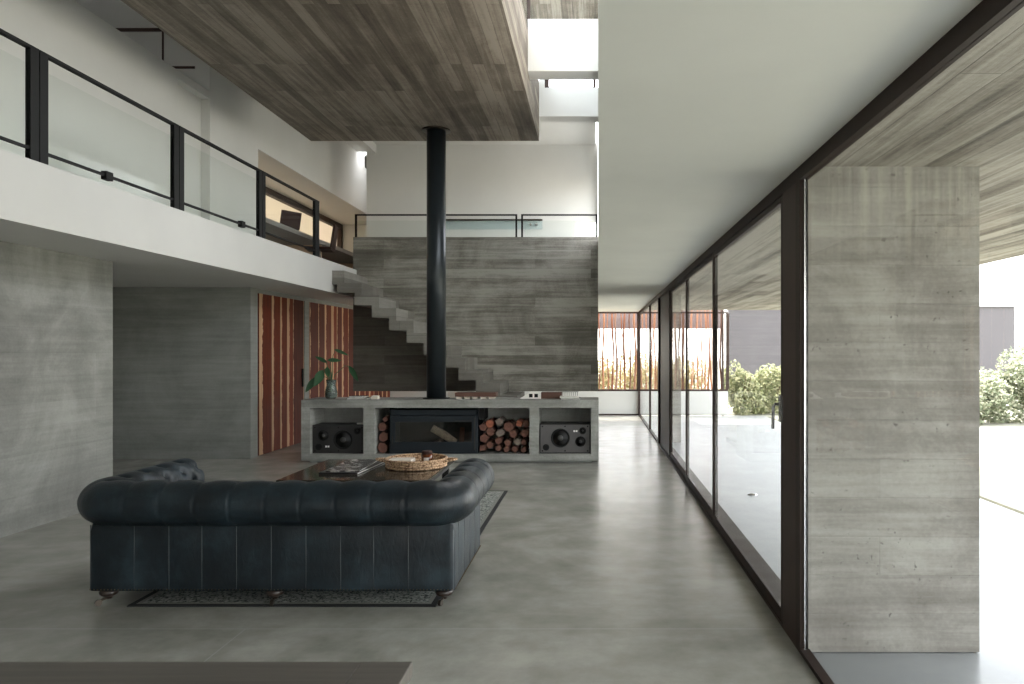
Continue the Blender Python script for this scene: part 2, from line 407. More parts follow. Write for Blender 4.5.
def tablewood():
    t = NT('grey_wood_planks'); O = t.obj()
    g = t.noise(t.comb(t.math('MULTIPLY', t.dot(O, X_), 1.2), t.math('MULTIPLY', t.dot(O, Y_), 30)), 1, 6, .65)
    b = t.noise(O, .9, 3); s_ = t.math('ADD', t.math('MULTIPLY', g, .6), t.math('MULTIPLY', b, .4))
    t.col(t.ramp(s_, [(.3, (.075,.070,.062)), (.55, (.125,.112,.097)), (.8, (.20,.165,.13))])); t.rough(.5); t.bump(g, .15, .003); return t.m
Mt['tablewood'] = tablewood()
def cover():
    t = NT('photo_magazine_cover'); O = t.obj(); a = t.noise(O, 9, 4, .6, 1.5)
    t.col(t.ramp(a, [(.35, (.02,.02,.02)), (.5, (.12,.12,.12)), (.62, (.5,.48,.46))])); t.rough(.25); return t.m
Mt['cover'] = cover()

# ================================================================== room structure
SF = 2.465           # soffit under mezzanine
MF = 2.944           # mezzanine floor
struct('floor', box(-8.2, 1.05, -4.5, 18.4, -.3, 0), Mt['floor'])
struct('floor_terrace', box(1.05, 4.06, -5, 18.2, -.3, -.005), Mt['terrace'])
struct('ground', box(-60, 90, -40, 120, -.5, -.06), Mt['lawn'])
struct('floor_soil', box(4.06, 4.24, -5, 18.4, -.3, -.045), Mt['soil'])

def ex(y): return .0039*max(y, 0)+.001        # the void edge runs very slightly askew
def wedge(mb, y0, y1, z0, z1, w=None):
    a = [(ex(y0), y0), (ex(y1), y1), (w or ex(y1)+.15, y1), (w or ex(y0)+.15, y0)]
    return mb.prism(a, 'z', z0, z1)
struct('ceiling_right', wedge(wedge(MB(), 0, 18.4, 2.5, 2.8, 1.13), -4.5, 0, 2.5, 2.8, 1.13), Mt['ceil'])
struct('ceiling_soffit', box(1.13, 4.25, -4.8, 17.6, 2.5, 2.85), Mt['soffit'])
wv_ = MB()
for a in ((-4.5, 0, 2.8, 6.5), (0, 15, 2.8, 3.45), (0, 15, 4.75, 6.5), (0, 4.5, 3.45, 4.75), (9.3, 12, 3.45, 4.75), (14.6, 15, 3.45, 4.75)): wedge(wv_, *a)  # unseen openings added to let daylight onto the landing and mezzanine
struct('wall_void', wv_, Mt['white'])
struct('ceiling_upper_near', box(-1.0, .16, -4.5, 8.3, 6.3, 6.5), Mt['white'])
struct('ceiling_slab', box(-4.26, -.84, -4.5, 11.4, 4.7, 5.56), Mt['slab'])
struct('ceiling_upper', MB().box(-4.26, .013, 11.7, 15.0, 5.57, 5.61).box(-4.26, -.84, 11.4, 11.7, 4.9, 5.61), Mt['white'])
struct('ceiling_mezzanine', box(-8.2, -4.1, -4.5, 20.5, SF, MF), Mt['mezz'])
struct('ceiling_left', MB().box(-8.2, -4.26, -4.5, 7.6, 5.9, 6.2).box(-8.2, -4.26, 8.6, 11.6, 5.9, 6.2).box(-7.2, -4.26, 7.6, 8.6, 5.9, 6.2).box(-6.5, -5.2, 11.6, 20.5, 5.9, 6.2).box(-5.2, -4.26, 11.6, 16.6, 5.9, 6.2).box(-5.2, -4.26, 17.1, 20.5, 5.9, 6.2), Mt['white'])  # gaps are added roof openings lighting the corridor and panelled wall
struct('ceiling_landing', box(-4.1, .05, 13.3, 18.4, 2.5, MF), Mt['white'])
struct('ceiling_lid', box(-1.0, .16, 10.25, 12.2, 6.3, 6.5), Mt['soffit'])
struct('wall_clerestory', MB().box(-4.4, -4.26, -4.5, 15, 5.4, 6.2), Mt['white'])
struct('trim_near_beam', box(-.84, .045, 9.5, 9.8, 5.05, 5.7), Mt['white'])
struct('trim_far_beam', box(-.84, .05, 11.4, 11.7, 5.07, 5.50), Mt['white'])
struct('wall_upper', MB().box(-4.45, -.38, 14.8, 15.0, MF, 5.61).box(-.38, .055, 14.8, 15.0, MF, 3.78).box(-.38, .055, 14.8, 15.0, 4.08, 5.61), Mt['white'])
w6 = struct('window_6', MB().box(-.40, .055, 14.86, 14.9, 3.78, 3.80).box(-.40, .055, 14.86, 14.9, 4.06, 4.08).box(-.38, -.36, 14.86, 14.9, 3.8, 4.06), Mt['white'])
MB().box(-.36, .055, 14.875, 14.882, 3.8, 4.06).build('window_pane', Mt['glass'], w6)
# clerestory window over the far beam
wf = struct('window_1', MB().box(-.76, -.70, 11.5, 11.58, 5.5, 6.3).box(-.03, .013, 11.5, 11.58, 5.5, 6.3).box(-.76, .013, 11.5, 11.58, 5.5, 5.545), Mt['bronze_l'])
MB().box(-.70, -.03, 11.535, 11.545, 5.545, 6.3).build('window_pane', Mt['glass'], wf)
struct('trim_clerestory_panel', box(-.84, -.76, 11.45, 11.65, 5.5, 6.3), Mt['white'])
# teal side glazing on top of the slab
tg = struct('window_2', MB().box(-.90, -.855, -1, 9.6, 5.56, 5.62).box(-.90, -.855, 10.0, 10.05, 5.56, 6.3).box(-.90, -.855, 11.3, 11.35, 5.56, 6.3).box(-.90, -.855, 9.6, 11.4, 5.56, 5.6), Mt['bronze'])
MB().box(-.885, -.875, -1, 11.4, 5.6, 6.3).build('window_pane', Mt['teal'], tg)

# left side, lower
struct('wall_left', box(-5.18, -4.93, -4.5, 7.77, 0, SF), Mt['wall'])
struct('wall_recess', box(-8.2, -4.94, 10.9, 11.13, 0, SF), Mt['wall_dark'])
struct('wall_corridor', MB().box(-8.4, -8.2, -4.5, 20.5, 0, SF).box(-8.4, -8.2, -4.5, 10.4, SF, 6.2), Mt['wall_dark'])
struct('wall_corridor_near', box(-8.2, -5.18, 7.2, 7.4, 0, SF), Mt['wall_dark'])
# timber doors in the plane x = -4.94
for i, (a, b) in enumerate(((11.18, 12.92), (13.12, 18.35))):
    d = struct('door_%d' % (i+1), box(-5.0, -4.95, a, b, .01, 2.40), Mt['doors'])
    if i == 0: MB().box(-4.95, -4.925, b-.10, b-.07, .95, 1.25).build('door_handle', Mt['black'], d)
struct('trim_door_frame', MB().box(-5.1, -4.94, 11.13, 18.4, 2.40, SF).box(-5.1, -4.935, 12.92, 13.12, 0, 2.40), Mt['wall_dark'])
struct('wall_behind_doors', box(-5.3, -5.1, 11.13, 18.4, 0, SF), Mt['wall_dark'])

# mezzanine upper partition
struct('wall_partition', MB().box(-5.4, -5.2, -4.5, 9.47, MF, 5.05).box(-5.4, -5.2, 9.47, 10.26, 4.95, 5.05), Mt['white'])
dr = struct('door_3', box(-5.36, -5.32, 9.47, 10.26, MF, 4.95), Mt['white'])
MB().tube([(-5.32, 9.56, 3.95), (-5.26, 9.56, 3.95), (-5.26, 9.66, 3.95)], .010, 8).build('door_handle', Mt['black'], dr)
struct('wall_upper_left', MB().box(-5.4, -5.2, 10.26, 11.73, MF, 5.9).box(-5.4, -5.2, 11.73, 20.3, 4.67, 5.9), Mt['white'])
struct('wall_panelled', MB().box(-8.2, -5.4, 10.26, 10.4, MF, 5.36).box(-8.2, -5.4, 10.26, 10.4, 5.39, 5.9).box(-8.2,-5.4,10.30,10.4,5.36,5.39), Mt['white'])
struct('trim_panel_joint', MB().box(-8.2, -5.4, 10.235, 10.26, 5.86, 5.9).box(-5.84, -5.82, 10.245, 10.26, 5.39, 5.86).box(-5.75, -5.4, 10.245, 10.26, 5.36, 5.39), Mt['bronze_l'])
# study
struct('ceiling_study', box(-6.4, -5.4, 11.73, 18.8, 4.67, 4.8), Mt['white'])
struct('wall_study_near', box(-6.5, -5.4, 11.6, 11.73, MF, 4.7), Mt['white'])
struct('wall_study_end', box(-6.5, -4.25, 18.8, 19.0, MF, 5.9), Mt['white'])
struct('wall_study_sill', box(-6.5, -6.24, 11.73, 18.8, MF, 3.62), Mt['tan'])
ws = MB().box(-6.34, -6.24, 11.73, 18.8, 4.55, 4.67).box(-6.34, -6.24, 18.68, 18.8, 3.62, 4.55).box(-6.34, -6.24, 11.73, 18.8, 3.62, 3.66)
ws = struct('window_3', ws, Mt['bronze_l'])
MB().box(-6.352, -6.342, 11.73, 18.8, 3.6, 4.67).build('window_blind', Mt['blind'], ws)
struct('wall_return', box(-4.45, -4.3, 15.0, 20.3, MF, 5.9), Mt['white'])
struct('wall_end_upper', box(-5.4, -4.26, 19.0, 19.2, MF, 5.9), Mt['white'])
# behind the camera: unseen wall with an opening added for fill light, side pieces
struct('wall_back', MB().box(-8.2, 1.13, -4.7, -4.5, 2.3, 6.3).box(-8.2, -2.2, -4.7, -4.5, 0, 2.3).box(-.4, 1.13, -4.7, -4.5, 0, 2.3), Mt['white'])

# hanging stair wall / parapet
struct('wall_parapet', box(-4.16, .052, 13.07, 13.3, .86, 3.51), Mt['stairwall'])
# far wall
struct('wall_far', MB().box(-5.3, 3.22, 18.4, 18.6, 0, .575), Mt['white'])
struct('wall_far_pier', box(-5.3, -3.6, 18.4, 18.6, .575, 2.5), Mt['white'])
fw = MB().box(-3.6, 3.22, 18.42, 18.48, .575, .62).box(-3.6, 3.22, 18.42, 18.48, 2.46, 2.5)
for xx in (-2.4, -1.1, 1.02, 2.1, 3.18): fw.box(xx, xx+.07, 18.42, 18.48, .62, 2.46)
fw = struct('window_4', fw, Mt['bronze_l'])
MB().box(-3.6, 1.05, 18.445, 18.455, .62, 2.46).build('window_pane', Mt['glass'], fw)
struct('trim_far_sill', box(-4.9, 1.05, 18.36, 18.4, 0, .03), Mt['bronze_l'])
struct('wall_left_far', box(-5.5, -5.3, 18.4, 18.6, 0, SF), Mt['white'])
struct('trim_outer_header', box(-3.6, 3.3, 19.5, 19.7, 2.13, 2.9), Mt['header'])

# ---------------- glazed wall on the right
fr = MB().box(1.05, 1.095, -4.5, 4.25, 2.43, 2.5).box(1.05, 1.13, 4.25, 18.4, 2.43, 2.5)
fr.box(1.05, 1.10, -4.5, 3.9, 0, .022).box(1.05, 1.24, 4.2, 12.7, 0, .02).box(1.05, 1.10, 12.7, 18.4, 0, .03)
gw = struct('window_5', fr, Mt['bronze'])
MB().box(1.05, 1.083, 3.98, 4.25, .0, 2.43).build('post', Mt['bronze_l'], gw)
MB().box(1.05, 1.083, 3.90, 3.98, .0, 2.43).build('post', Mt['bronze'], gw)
MB().box(1.070, 1.079, 3.885, 3.90, .022, 2.43).build('steel_bead', Mt['steel'], gw)
MB().box(1.08, 1.13, 11.05, 12.7, 0, 2.43).build('post', Mt['bronze'], gw)
MB().box(1.05, 1.09, 12.6, 12.7, 0, 2.43).build('post', Mt['bronze'], gw)
MB().box(1.05, 1.09, 14.75, 14.80, .03, 2.43).build('mullion', Mt['bronze'], gw)
MB().box(1.05, 1.09, 18.3, 18.4, .03, 2.43).build('mullion', Mt['bronze_l'], gw)
MB().box(1.074, 1.080, -4.5, 3.885, .022, 2.43).build('window_pane', Mt['glass'], gw)
MB().box(1.065, 1.072, 12.7, 18.3, .03, 2.43).build('window_pane', Mt['glass'], gw)
for i, (a, b, xo) in enumerate(((4.25, 6.84, 1.055), (6.76, 9.04, 1.075), (8.96, 11.05, 1.095))):
    m = MB().box(xo, xo+.018, a, a+.07, .02, 2.43).box(xo, xo+.018, b-.07, b, .02, 2.43)
    m.box(xo, xo+.018, a+.07, b-.07, .02, .09).box(xo, xo+.018, a+.07, b-.07, 2.39, 2.43)
    d = struct('door_%d' % (i+4), m, Mt['bronze'], bevel=.004)
    MB().box(xo+.006, xo+.011, a+.07, b-.07, .10, 2.37).build('door_pane', Mt['glass'], d)
    if i == 0:
        MB().box(1.04, 1.055, 4.27, 4.31, 1.15, 1.30).tube([(1.05, 4.29, 1.25), (1.015, 4.29, 1.25), (1.008, 4.295, 1.235), (1.008, 4.31, 1.11)], .009, 8).build('door_handle', Mt['steel'], d, smooth=False)

# ---------------- outdoors
struct('wall_pillar', box(1.098, 1.98, 3.914, 4.3, 0, 2.5), Mt['pillar'])
struct('wall_pillar_far', box(1.2, 1.46, 12.9, 13.3, 0, 2.5), Mt['pillar'])
struct('wall_garden', box(4.75, 14.9, 27, 27.3, -.06, 3.12), Mt['greywall'])
struct('trim_garden_wall_cap', box(4.7, 15.05, 26.93, 27.37, 3.12, 3.28), Mt['greycap'])

# slatted timber screen outside the far window
scn = thing('slat_screen', 'red-brown screen of rough upright wooden slats outside the far window', 'screen', (0, 18.9, .5))
sm = MB(); x = -3.5
while x < 3.15:
    wv = random.uniform(.016, .036); pts = []; ph = random.uniform(0, 6)
    for k in range(7):
        z = k*.36; pts.append((x+.022*math.sin(ph+k*1.1)+random.uniform(-.008, .008), random.uniform(-.01, .01), z))
    sm.tube(pts, [wv*random.uniform(.6, 1.3) for _ in pts], 5)
    x += random.uniform(.07, .135)
sm.build('slats', Mt['slat'], scn)
MB().box(-3.55, 3.2, -.03, .03, -.05, .0).box(-3.55, -3.5, -.03, .03, -.56, 2.12).box(3.15, 3.2, -.03, .03, -.56, 2.12).box(-3.55, 3.2, -.03, .03, 2.12, 2.2).build('rail', Mt['bronze_l'], scn)

def bush(name, label, cat, loc, rx, ry, h, n, mat, leaf=.05, group=None, seed=1):
    rnd = random.Random(seed); root = thing(name, label, cat, loc, 0, group)
    st = MB()
    for k in range(5):
        a = rnd.uniform(0, 6.28); e = (rx*.5*math.cos(a), ry*.5*math.sin(a), h*.7)
        st.tube([(0, 0, 0), (e[0]*.4, e[1]*.4, h*.3), e], [.03, .02, .008], 5)
    st.build('stem', Mt['twig'], root)
    lumps = [(rnd.uniform(-.6, .6)*rx, rnd.uniform(-.5, .5)*ry, h*rnd.uniform(.12, .70), rnd.uniform(.32, .5)) for _ in range(22)]
    verts = []; faces = []
    for i in range(n):
        lx, ly, lz, lr = rnd.choice(lumps)
        d = Vector((rnd.gauss(0, 1), rnd.gauss(0, 1), rnd.gauss(0, 1))).normalized()
        q = lr*(.72+.28*rnd.random())*rnd.choice((1, 1, 1.08))
        p = Vector((lx+d.x*q*rx*.9, ly+d.y*q*ry*.9, max(.03, lz+d.z*q*h*.62)))
        t1 = Vector((rnd.gauss(0, 1), rnd.gauss(0, 1), rnd.gauss(0, 1))).normalized(); t2 = t1.orthogonal().normalized()
        s = leaf*rnd.uniform(.6, 1.3); b = len(verts)
        verts += [p-t1*s, p+t2*s*.45, p+t1*s, p-t2*s*.45]; faces.append((b, b+1, b+2, b+3))
    me = bpy.data.meshes.new('foliage'); me.from_pydata(verts, [], faces); me.materials.append(mat)
    o = bpy.data.objects.new('foliage', me); COL.objects.link(o); o.parent = root
    return root
bush('bush', 'pale green leafy bush at the terrace end nearest the slatted screen', 'bush', (3.75, 19.3, -.06), .60, .5, 1.42, 6000, Mt['hedge'], .05, 'bushes at the terrace end', 1)
bush('bush', 'low pale green bush in the middle of the terrace-end hedge', 'bush', (4.55, 19.4, -.06), .62, .5, 1.30, 5000, Mt['hedge'], .05, 'bushes at the terrace end', 2)
bush('bush', 'pale green bush farthest right in the terrace-end hedge, before the grey wall', 'bush', (5.45, 19.3, -.06), .65, .5, 1.5, 5000, Mt['hedge'], .05, 'bushes at the terrace end', 3)
bush('bush', 'grey-green bush on the lawn just right of the concrete pillar', 'bush', (8.55, 16.8, -.06), .85, .8, 1.35, 7000, Mt['hedge2'], .055, 'bushes on the lawn', 4)
bush('bush', 'tall grey-green bush on the lawn at the right edge of the photo', 'bush', (9.75, 16.9, -.06), .9, .8, 1.95, 8000, Mt['hedge2'], .055, 'bushes on the lawn', 5)
for i, (x, y, h, lb) in enumerate(((-1.2, 21.5, 1.5, 'dry yellow shrub behind the slats, hidden mostly by the concrete wall'), (.1, 21.2, 1.6, 'dry yellow shrub behind the slats next to the concrete wall edge'), (1.3, 21.6, 1.7, 'dry yellow shrub behind the slats at the window corner post'), (2.5, 21.3, 1.5, 'dry yellow shrub behind the slats seen through the sliding doors'))):
    bush('shrub', lb, 'shrub', (x, y, -.06), .8, .6, h, 3500, Mt['dry'], .05, 'dry shrubs beyond the slat screen', 20+i)
dn = MB().lathe([(.055, 0), (.055, .008), (.035, .016), (.0, .018)], (0, 0, 0), 20).build('floor_drain', Mt['steel'], smooth=True, loc=(1.70, 8.2, -.005))
tag(dn, 'small round metal fitting set in the terrace floor', 'drain')

# ================================================================== stairs
st = MB(); R = .195; run = .27; top = []; und = []
k_lvl = [(1.44 + R*k) for k in range(-7, 8)]
def riser_x(k): return -2.02 - run*k          # riser at the right end of tread k (z = 1.44 + R*k)
pts = []
for k in range(-7, 8):
    pts.append((riser_x(k), 0 if k == -7 else 1.44+R*(k-1))); pts.append((riser_x(k), 1.44+R*k))
pts.append((-4.22, 1.44+R*7))
# underside, going back down
tz, tx = .15, .11
low = [(-4.22, 1.44+R*6+.0-.02)]
for k in range(6, -7, -1):
    z = 1.44+R*k-tz
    low.append((riser_x(k+1)-tx if k < 6 else riser_x(7)-tx, z) if True else None)
    low.append((riser_x(k)-tx, z))
low.append((riser_x(-6)-tx, 0))
low[1] = (riser_x(7)-tx, low[0][1]); low.insert(2, (riser_x(7)-tx, 1.44+R*6-tz))
st.prism(pts+low, 'y', 11.85, 13.06)
so_ = st.build('staircase', Mt['stair']); tag(so_, 'folded concrete staircase climbing left in front of the board-marked wall', 'staircase')

Mt['stairshade'] = board('shaded_board_marked_wall', (1,1,0), Z_, .165, 2.6, [(.25, (.055,.050,.040)), (.5, (.11,.102,.087)), (.78, (.19,.18,.155))], wb=.20, ws=.56, wc=.3, groove=.25)  # wall concrete with the shade beneath the stair put into its colour
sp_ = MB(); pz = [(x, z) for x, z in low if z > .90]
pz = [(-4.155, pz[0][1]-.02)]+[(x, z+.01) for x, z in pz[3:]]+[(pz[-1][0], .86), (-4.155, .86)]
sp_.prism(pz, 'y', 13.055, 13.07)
struct('wall_stair_shade', sp_, Mt['stairshade'])  # thin sheet on the wall, painted as the shade under the stair

# ================================================================== railings
def railing(label, group, y0, y1, pw0=.085, pw1=.085, clamp=True, cf=.40):
    r = thing('glass_railing', label, 'railing', (-4.13, y0, MF), 0, group); L = y1-y0; H = .836
    MB().box(-.022, .022, 0, L, H-.022, H).build('top_rail', Mt['black'], r)
    MB().box(-.012, .012, pw0, L-pw1, .078, .098).build('bottom_rail', Mt['black'], r)
    MB().box(-.02, .02, 0, pw0, 0, H-.022).build('post', Mt['black'], r)
    MB().box(-.02, .02, L-pw1, L, 0, H-.022).build('post', Mt['black'], r)
    MB().box(-.006, .006, pw0, L-pw1, .01, .70).build('glass_pane', Mt['balglass'], r)
    if clamp: MB().box(-.02, .028, L*cf, L*cf+.09, .05, .12).build('clamp', Mt['black'], r)
    return r
G = 'glass railings along the mezzanine'
railing('glass and black steel railing at the left photo edge, cut by the frame', G, 3.76, 5.62)
railing('nearest complete glass and black steel railing on the mezzanine edge', G, 5.63, 7.51)
railing('glass and black steel railing in front of the upper white door', G, 7.52, 9.39, cf=.70)
railing('glass and black steel railing in front of the laptop', G, 9.40, 11.33, pw1=.16, clamp=False)
def railing2(label, x0, x1):
    r = thing('glass_railing', label, 'railing', (x0, 13.18, 3.51), 0, 'glass railings on top of the concrete wall'); L = x1-x0; H = .41
    MB().box(0, L, -.02, .02, H-.022, H).build('top_rail', Mt['black'], r)
    MB().box(0, .03, -.02, .02, 0, H-.022).build('post', Mt['black'], r)
    MB().box(L-.03, L, -.02, .02, 0, H-.022).build('post', Mt['black'], r)
    MB().box(.03, L-.03, -.005, .005, .005, .30).build('glass_pane', Mt['balglass'], r)
railing2('long glass railing on the concrete wall, left of and behind the flue', -4.16, -1.35)
railing2('short glass railing on the concrete wall beside the white ceiling edge', -1.28, .04)
# strip of blue glass on the landing wall, small window
tr = thing('glass_shelf', 'long pale blue glass strip along the upper white wall behind the railing', 'glass strip', (-3.0, 14.72, 3.91))
MB().box(0, 1.98, 0, .03, 0, .17).build('glass_strip', Mt['teal'], tr)
MB().box(0, 1.98, -.01, .05, .17, .195).build('top_rail', Mt['caster'], tr)
for xx in (1.75, 1.87): MB().tube([(xx, -.03, .09), (xx, .08, .09)], .02, 10).build('bolt', Mt['steel'], tr)
t = NT('day_bright_pane'); t.col((.75,.85,.95)); t.rough(.15); Mt['daypane'] = t.m
wl = MB().box(-.10, 0, -.05, .05, 0, .24).build('wall_lamp', Mt['grey'], bevel=.01, loc=(-4.45, 15.06, 5.17)); tag(wl, 'small grey wall lamp high on the upper wall corner', 'wall lamp')

# ================================================================== study furniture
dk = thing('desk', 'long grey built-in desk on the mezzanine carrying the laptop', 'desk', (-5.72, 11.75, MF))
MB().box(-.5, .47, 0, 6.2, .66, .74).build('desk_top', Mt['deskgrey'], dk, bevel=.004)
MB().box(-.5, .40, 3.0, 3.05, 0, .66).build('panel', Mt['tan'], dk)
MB().box(-.5, .40, 6.1, 6.15, 0, .66).build('panel', Mt['tan'], dk)
MB().box(-.5, -.45, 0, 6.2, 0, .66).build('back_panel', Mt['tan'], dk)
lp = thing('laptop', 'open dark laptop on the long grey desk upstairs', 'laptop', (-5.46, 13.35, MF+.74), math.radians(-32))
MB().box(-.13, .15, -.20, .20, 0, .018).build('keyboard_base', Mt['black'], lp)
sc_ = MB().box(-.006, .006, -.20, .20, 0, .29, M=Matrix.Translation((.15, 0, .015)) @ Matrix.Rotation(math.radians(12), 4, 'Y')).build('screen', Mt['chair'], lp)
def office_chair():
    c = thing('office_chair', 'dark brown office chair standing at the far end of the desk', 'chair', (-4.98, 13.75, MF), math.radians(12))
    MB().box(-.23, .23, -.24, .24, .42, .47).build('seat', Mt['chair'], c, bevel=.02)
    MB().box(-.02, .02, -.23, .23, .0, .42, M=Matrix.Translation((.22, 0, .46)) @ Matrix.Rotation(math.radians(8), 4, 'Y')).build('backrest', Mt['chair'], c, bevel=.015)
    MB().tube([(0, 0, .06), (0, 0, .42)], .025, 10).build('column', Mt['caster'], c)
    for k in range(5):
        a = 2*PI*k/5; MB().tube([(0, 0, .09), (.27*math.cos(a), .27*math.sin(a), .05)], .014, 6).lathe([(.0, -.05), (.025, -.03), (.025, -.01), (0, .01)], (.27*math.cos(a), .27*math.sin(a), .05), 8).build('leg', Mt['caster'], c)
office_chair()

# ================================================================== hearth bench
BY0, BY1 = 10.5, 11.15
bn = thing('concrete_hearth', 'long low concrete bench with open niches under the black flue', 'bench', (0, BY0, 0))
D = BY1-BY0
b = MB().box(-4.06, .05, 0, D, .765, .873).box(-4.06, .05, 0, D, .035, .125)
for a, c in ((-4.06, -3.94), (-3.20, -3.045), (-.906, -.78), (-.055, .05)): b.box(a, c, 0, D, .125, .765)
b.box(-3.94, -.055, D-.08, D, .125, .765)
b.build('body', Mt['bench'], bn)
MB().box(-3.96, -.05, .07, D-.05, 0, .035).build('plinth', Mt['wall_dark'], bn)

# stove insert
sv = thing('wood_stove', 'wide dark steel wood-burning fireplace insert with glass front', 'fireplace', (-2.24, BY0+.03, .125))
WX = .613
MB().box(-WX, WX, .02, .06, .53, .635).box(-WX, WX, .02, .50, .60, .635).box(-WX, WX, .02, .5, 0, .03).box(-WX, -WX+.03, .02, .5, .03, .60).box(WX-.03, WX, .02, .5, .03, .60).box(-WX, WX, .47, .5, .03, .60).build('body', Mt['stove'], sv, bevel=.003)
MB().box(WX, WX+.075, .12, .5, .46, .62).build('side_casing', Mt['black'], sv)
ZG0, ZG1 = .165, .44
dr = MB().box(-.585, .585, 0, .02, ZG1, .525).box(-.585, .585, 0, .02, .03, ZG0).box(-.585, -.53, 0, .02, ZG0, ZG1).box(.53, .585, 0, .02, ZG0, ZG1).build('door', Mt['stove'], sv, bevel=.003)
MB().box(-.53, .53, .008, .014, ZG0, ZG1).build('glass_pane', Mt['stoveglass'], dr)
MB().box(.565, .572, -.004, 0, .05, .50).build('bead', Mt['caster'], dr)
MB().box(.30, .52, -.004, 0, .452, .458).build('bead', Mt['caster'], dr)
MB().box(-.57, -.564, -.004, 0, .14, .25).build('bead', Mt['caster'], dr)
def stove_log(label, p0, p1, r, mat):
    m = MB().tube([p0, tuple((Vector(p0)+Vector(p1))/2+Vector((.0, 0, .008))), p1], [r, r*1.1, r*.95], 9)
    tag(m.build('log', mat, smooth=True, loc=(-2.24, BY0+.03, .155)), label, 'log')
stove_log('pale ashy log leaning diagonally behind the stove glass', (-.05, .16, .31), (.26, .24, .10), .052, Mt['logash'])
stove_log('pale burnt branch lying under the leaning log in the stove', (-.07, .20, .045), (.09, .13, .14), .038, Mt['loggrey'])
stove_log('dark log standing upright behind the right of the stove glass', (.33, .32, .035), (.34, .36, .30), .033, Mt['log'])

# flue
fl = thing('flue_pipe', 'tall matt black flue pipe rising from the concrete bench to the ceiling', 'flue', (-2.26, 10.82, .873))
MB().lathe([(.135, 0), (.135, 3.822)], n=48).build('pipe', Mt['flue'], fl, smooth=True)
for p in fl.children: 
    for f in p.data.polygons: f.use_smooth = abs(f.normal.z) < .5
MB().lathe([(.138, 3.80), (.20, 3.805), (.20, 3.822), (.138, 3.822)], n=40).build('ceiling_collar', Mt['caster'], fl)
MB().lathe([(.19, 0), (.19, .012), (.137, .014)], n=40).build('base_collar', Mt['black'], fl)

# firewood
def log(label, x, z, r, mat, seed, group, y0=BY0+.07, L=.40):
    rnd = random.Random(seed); n = rnd.choice((4, 5, 5, 6, 7)); a0 = rnd.uniform(0, 6); P2 = []
    for i in range(n):
        a = a0+2*PI*i/n; q = r*rnd.uniform(.82, 1.08); P2.append((q*math.cos(a), q*math.sin(a)))
    m = MB(); y1 = L*rnd.uniform(.9, 1.0); ys = rnd.uniform(0, .035)
    m.prism(P2, 'y', ys, ys+y1)
    o = m.build('firewood_log', mat, bevel=.006, loc=(x, y0, z))
    return tag(o, label, 'log', group)
s3 = 7.876
def lp3(px, py): return ((470+px/s3-595)*.01395, 1.55-((400+py/s3)-351)*.01395)
GR = 'split logs stacked right of the stove'
std = 'reddish split log in the pile right of the stove'
pile = [(92,215,30,'log',std),(155,185,30,'logred','orange-red split log at the top left of the right pile'),(228,172,31,'loggrey',std+', top row beside the orange-red one'),
 (305,210,36,'log','large upright red split log, highest in the middle of the pile'),(388,185,28,'logred','orange-red split log at the top right of the right pile'),(162,250,30,'log',std),
 (238,258,31,'loggrey','round pale grey log end in the middle of the right pile'),(342,268,30,'log',std),(438,262,33,'log',std),(110,300,36,'log','broad reddish split log on the left of the right pile'),
 (225,322,27,'log',std),(298,335,27,'log',std),(375,328,28,'loggrey',std+', greyish, right of centre'),(88,375,28,'log',std),(155,352,25,'log',std),(222,378,23,'log',std),(288,388,23,'log',std),(352,386,24,'log',std),(425,335,27,'log',std),(425,392,22,'log',std),(445,190,26,'log',std)]
ORD = ['leftmost', 'second from the left', 'third from the left', 'fourth from the left', 'fifth from the left', 'rightmost']
rows = {'bottom': [(88,375),(155,352),(222,378),(288,388),(352,386),(425,392)], 'second': [(110,300),(225,322),(298,335),(375,328),(425,335)],
        'third': [(92,215),(162,250),(238,258),(342,268),(438,262)], 'top': [(155,185),(228,172),(305,210),(388,185),(445,190)]}
for i, (px, py, rr, mm, lb) in enumerate(pile):
    for rn, q_ in rows.items():
        if (px, py) in q_ and lb.startswith(std):
            j = q_.index((px, py)); o_ = 'rightmost' if j == len(q_)-1 else ORD[j]
            lb = '%s split log, %s in the %s row of the right pile' % ('greyish' if mm == 'loggrey' else 'reddish', o_, rn)
    x, z = lp3(px, py); r = rr/s3*.01395*1.17
    z = max(z, .125+r*.85); x = min(x, -.906-r); x = max(x, -1.622+r)
    log(lb, x, z, r, Mt[mm], 100+i, GR)
for i, (x, z, r) in enumerate(((-2.96, .203, .078), (-2.955, .352, .072), (-2.965, .488, .068), (-2.93, .595, .048))):
    log(['bottom log of the narrow stack left of the stove', 'second log from the bottom of the narrow stack left of the stove', 'third log from the bottom of the narrow stack left of the stove', 'topmost small log of the narrow stack left of the stove'][i], x, z, r, Mt['log'], 300+i, 'logs stacked left of the stove')

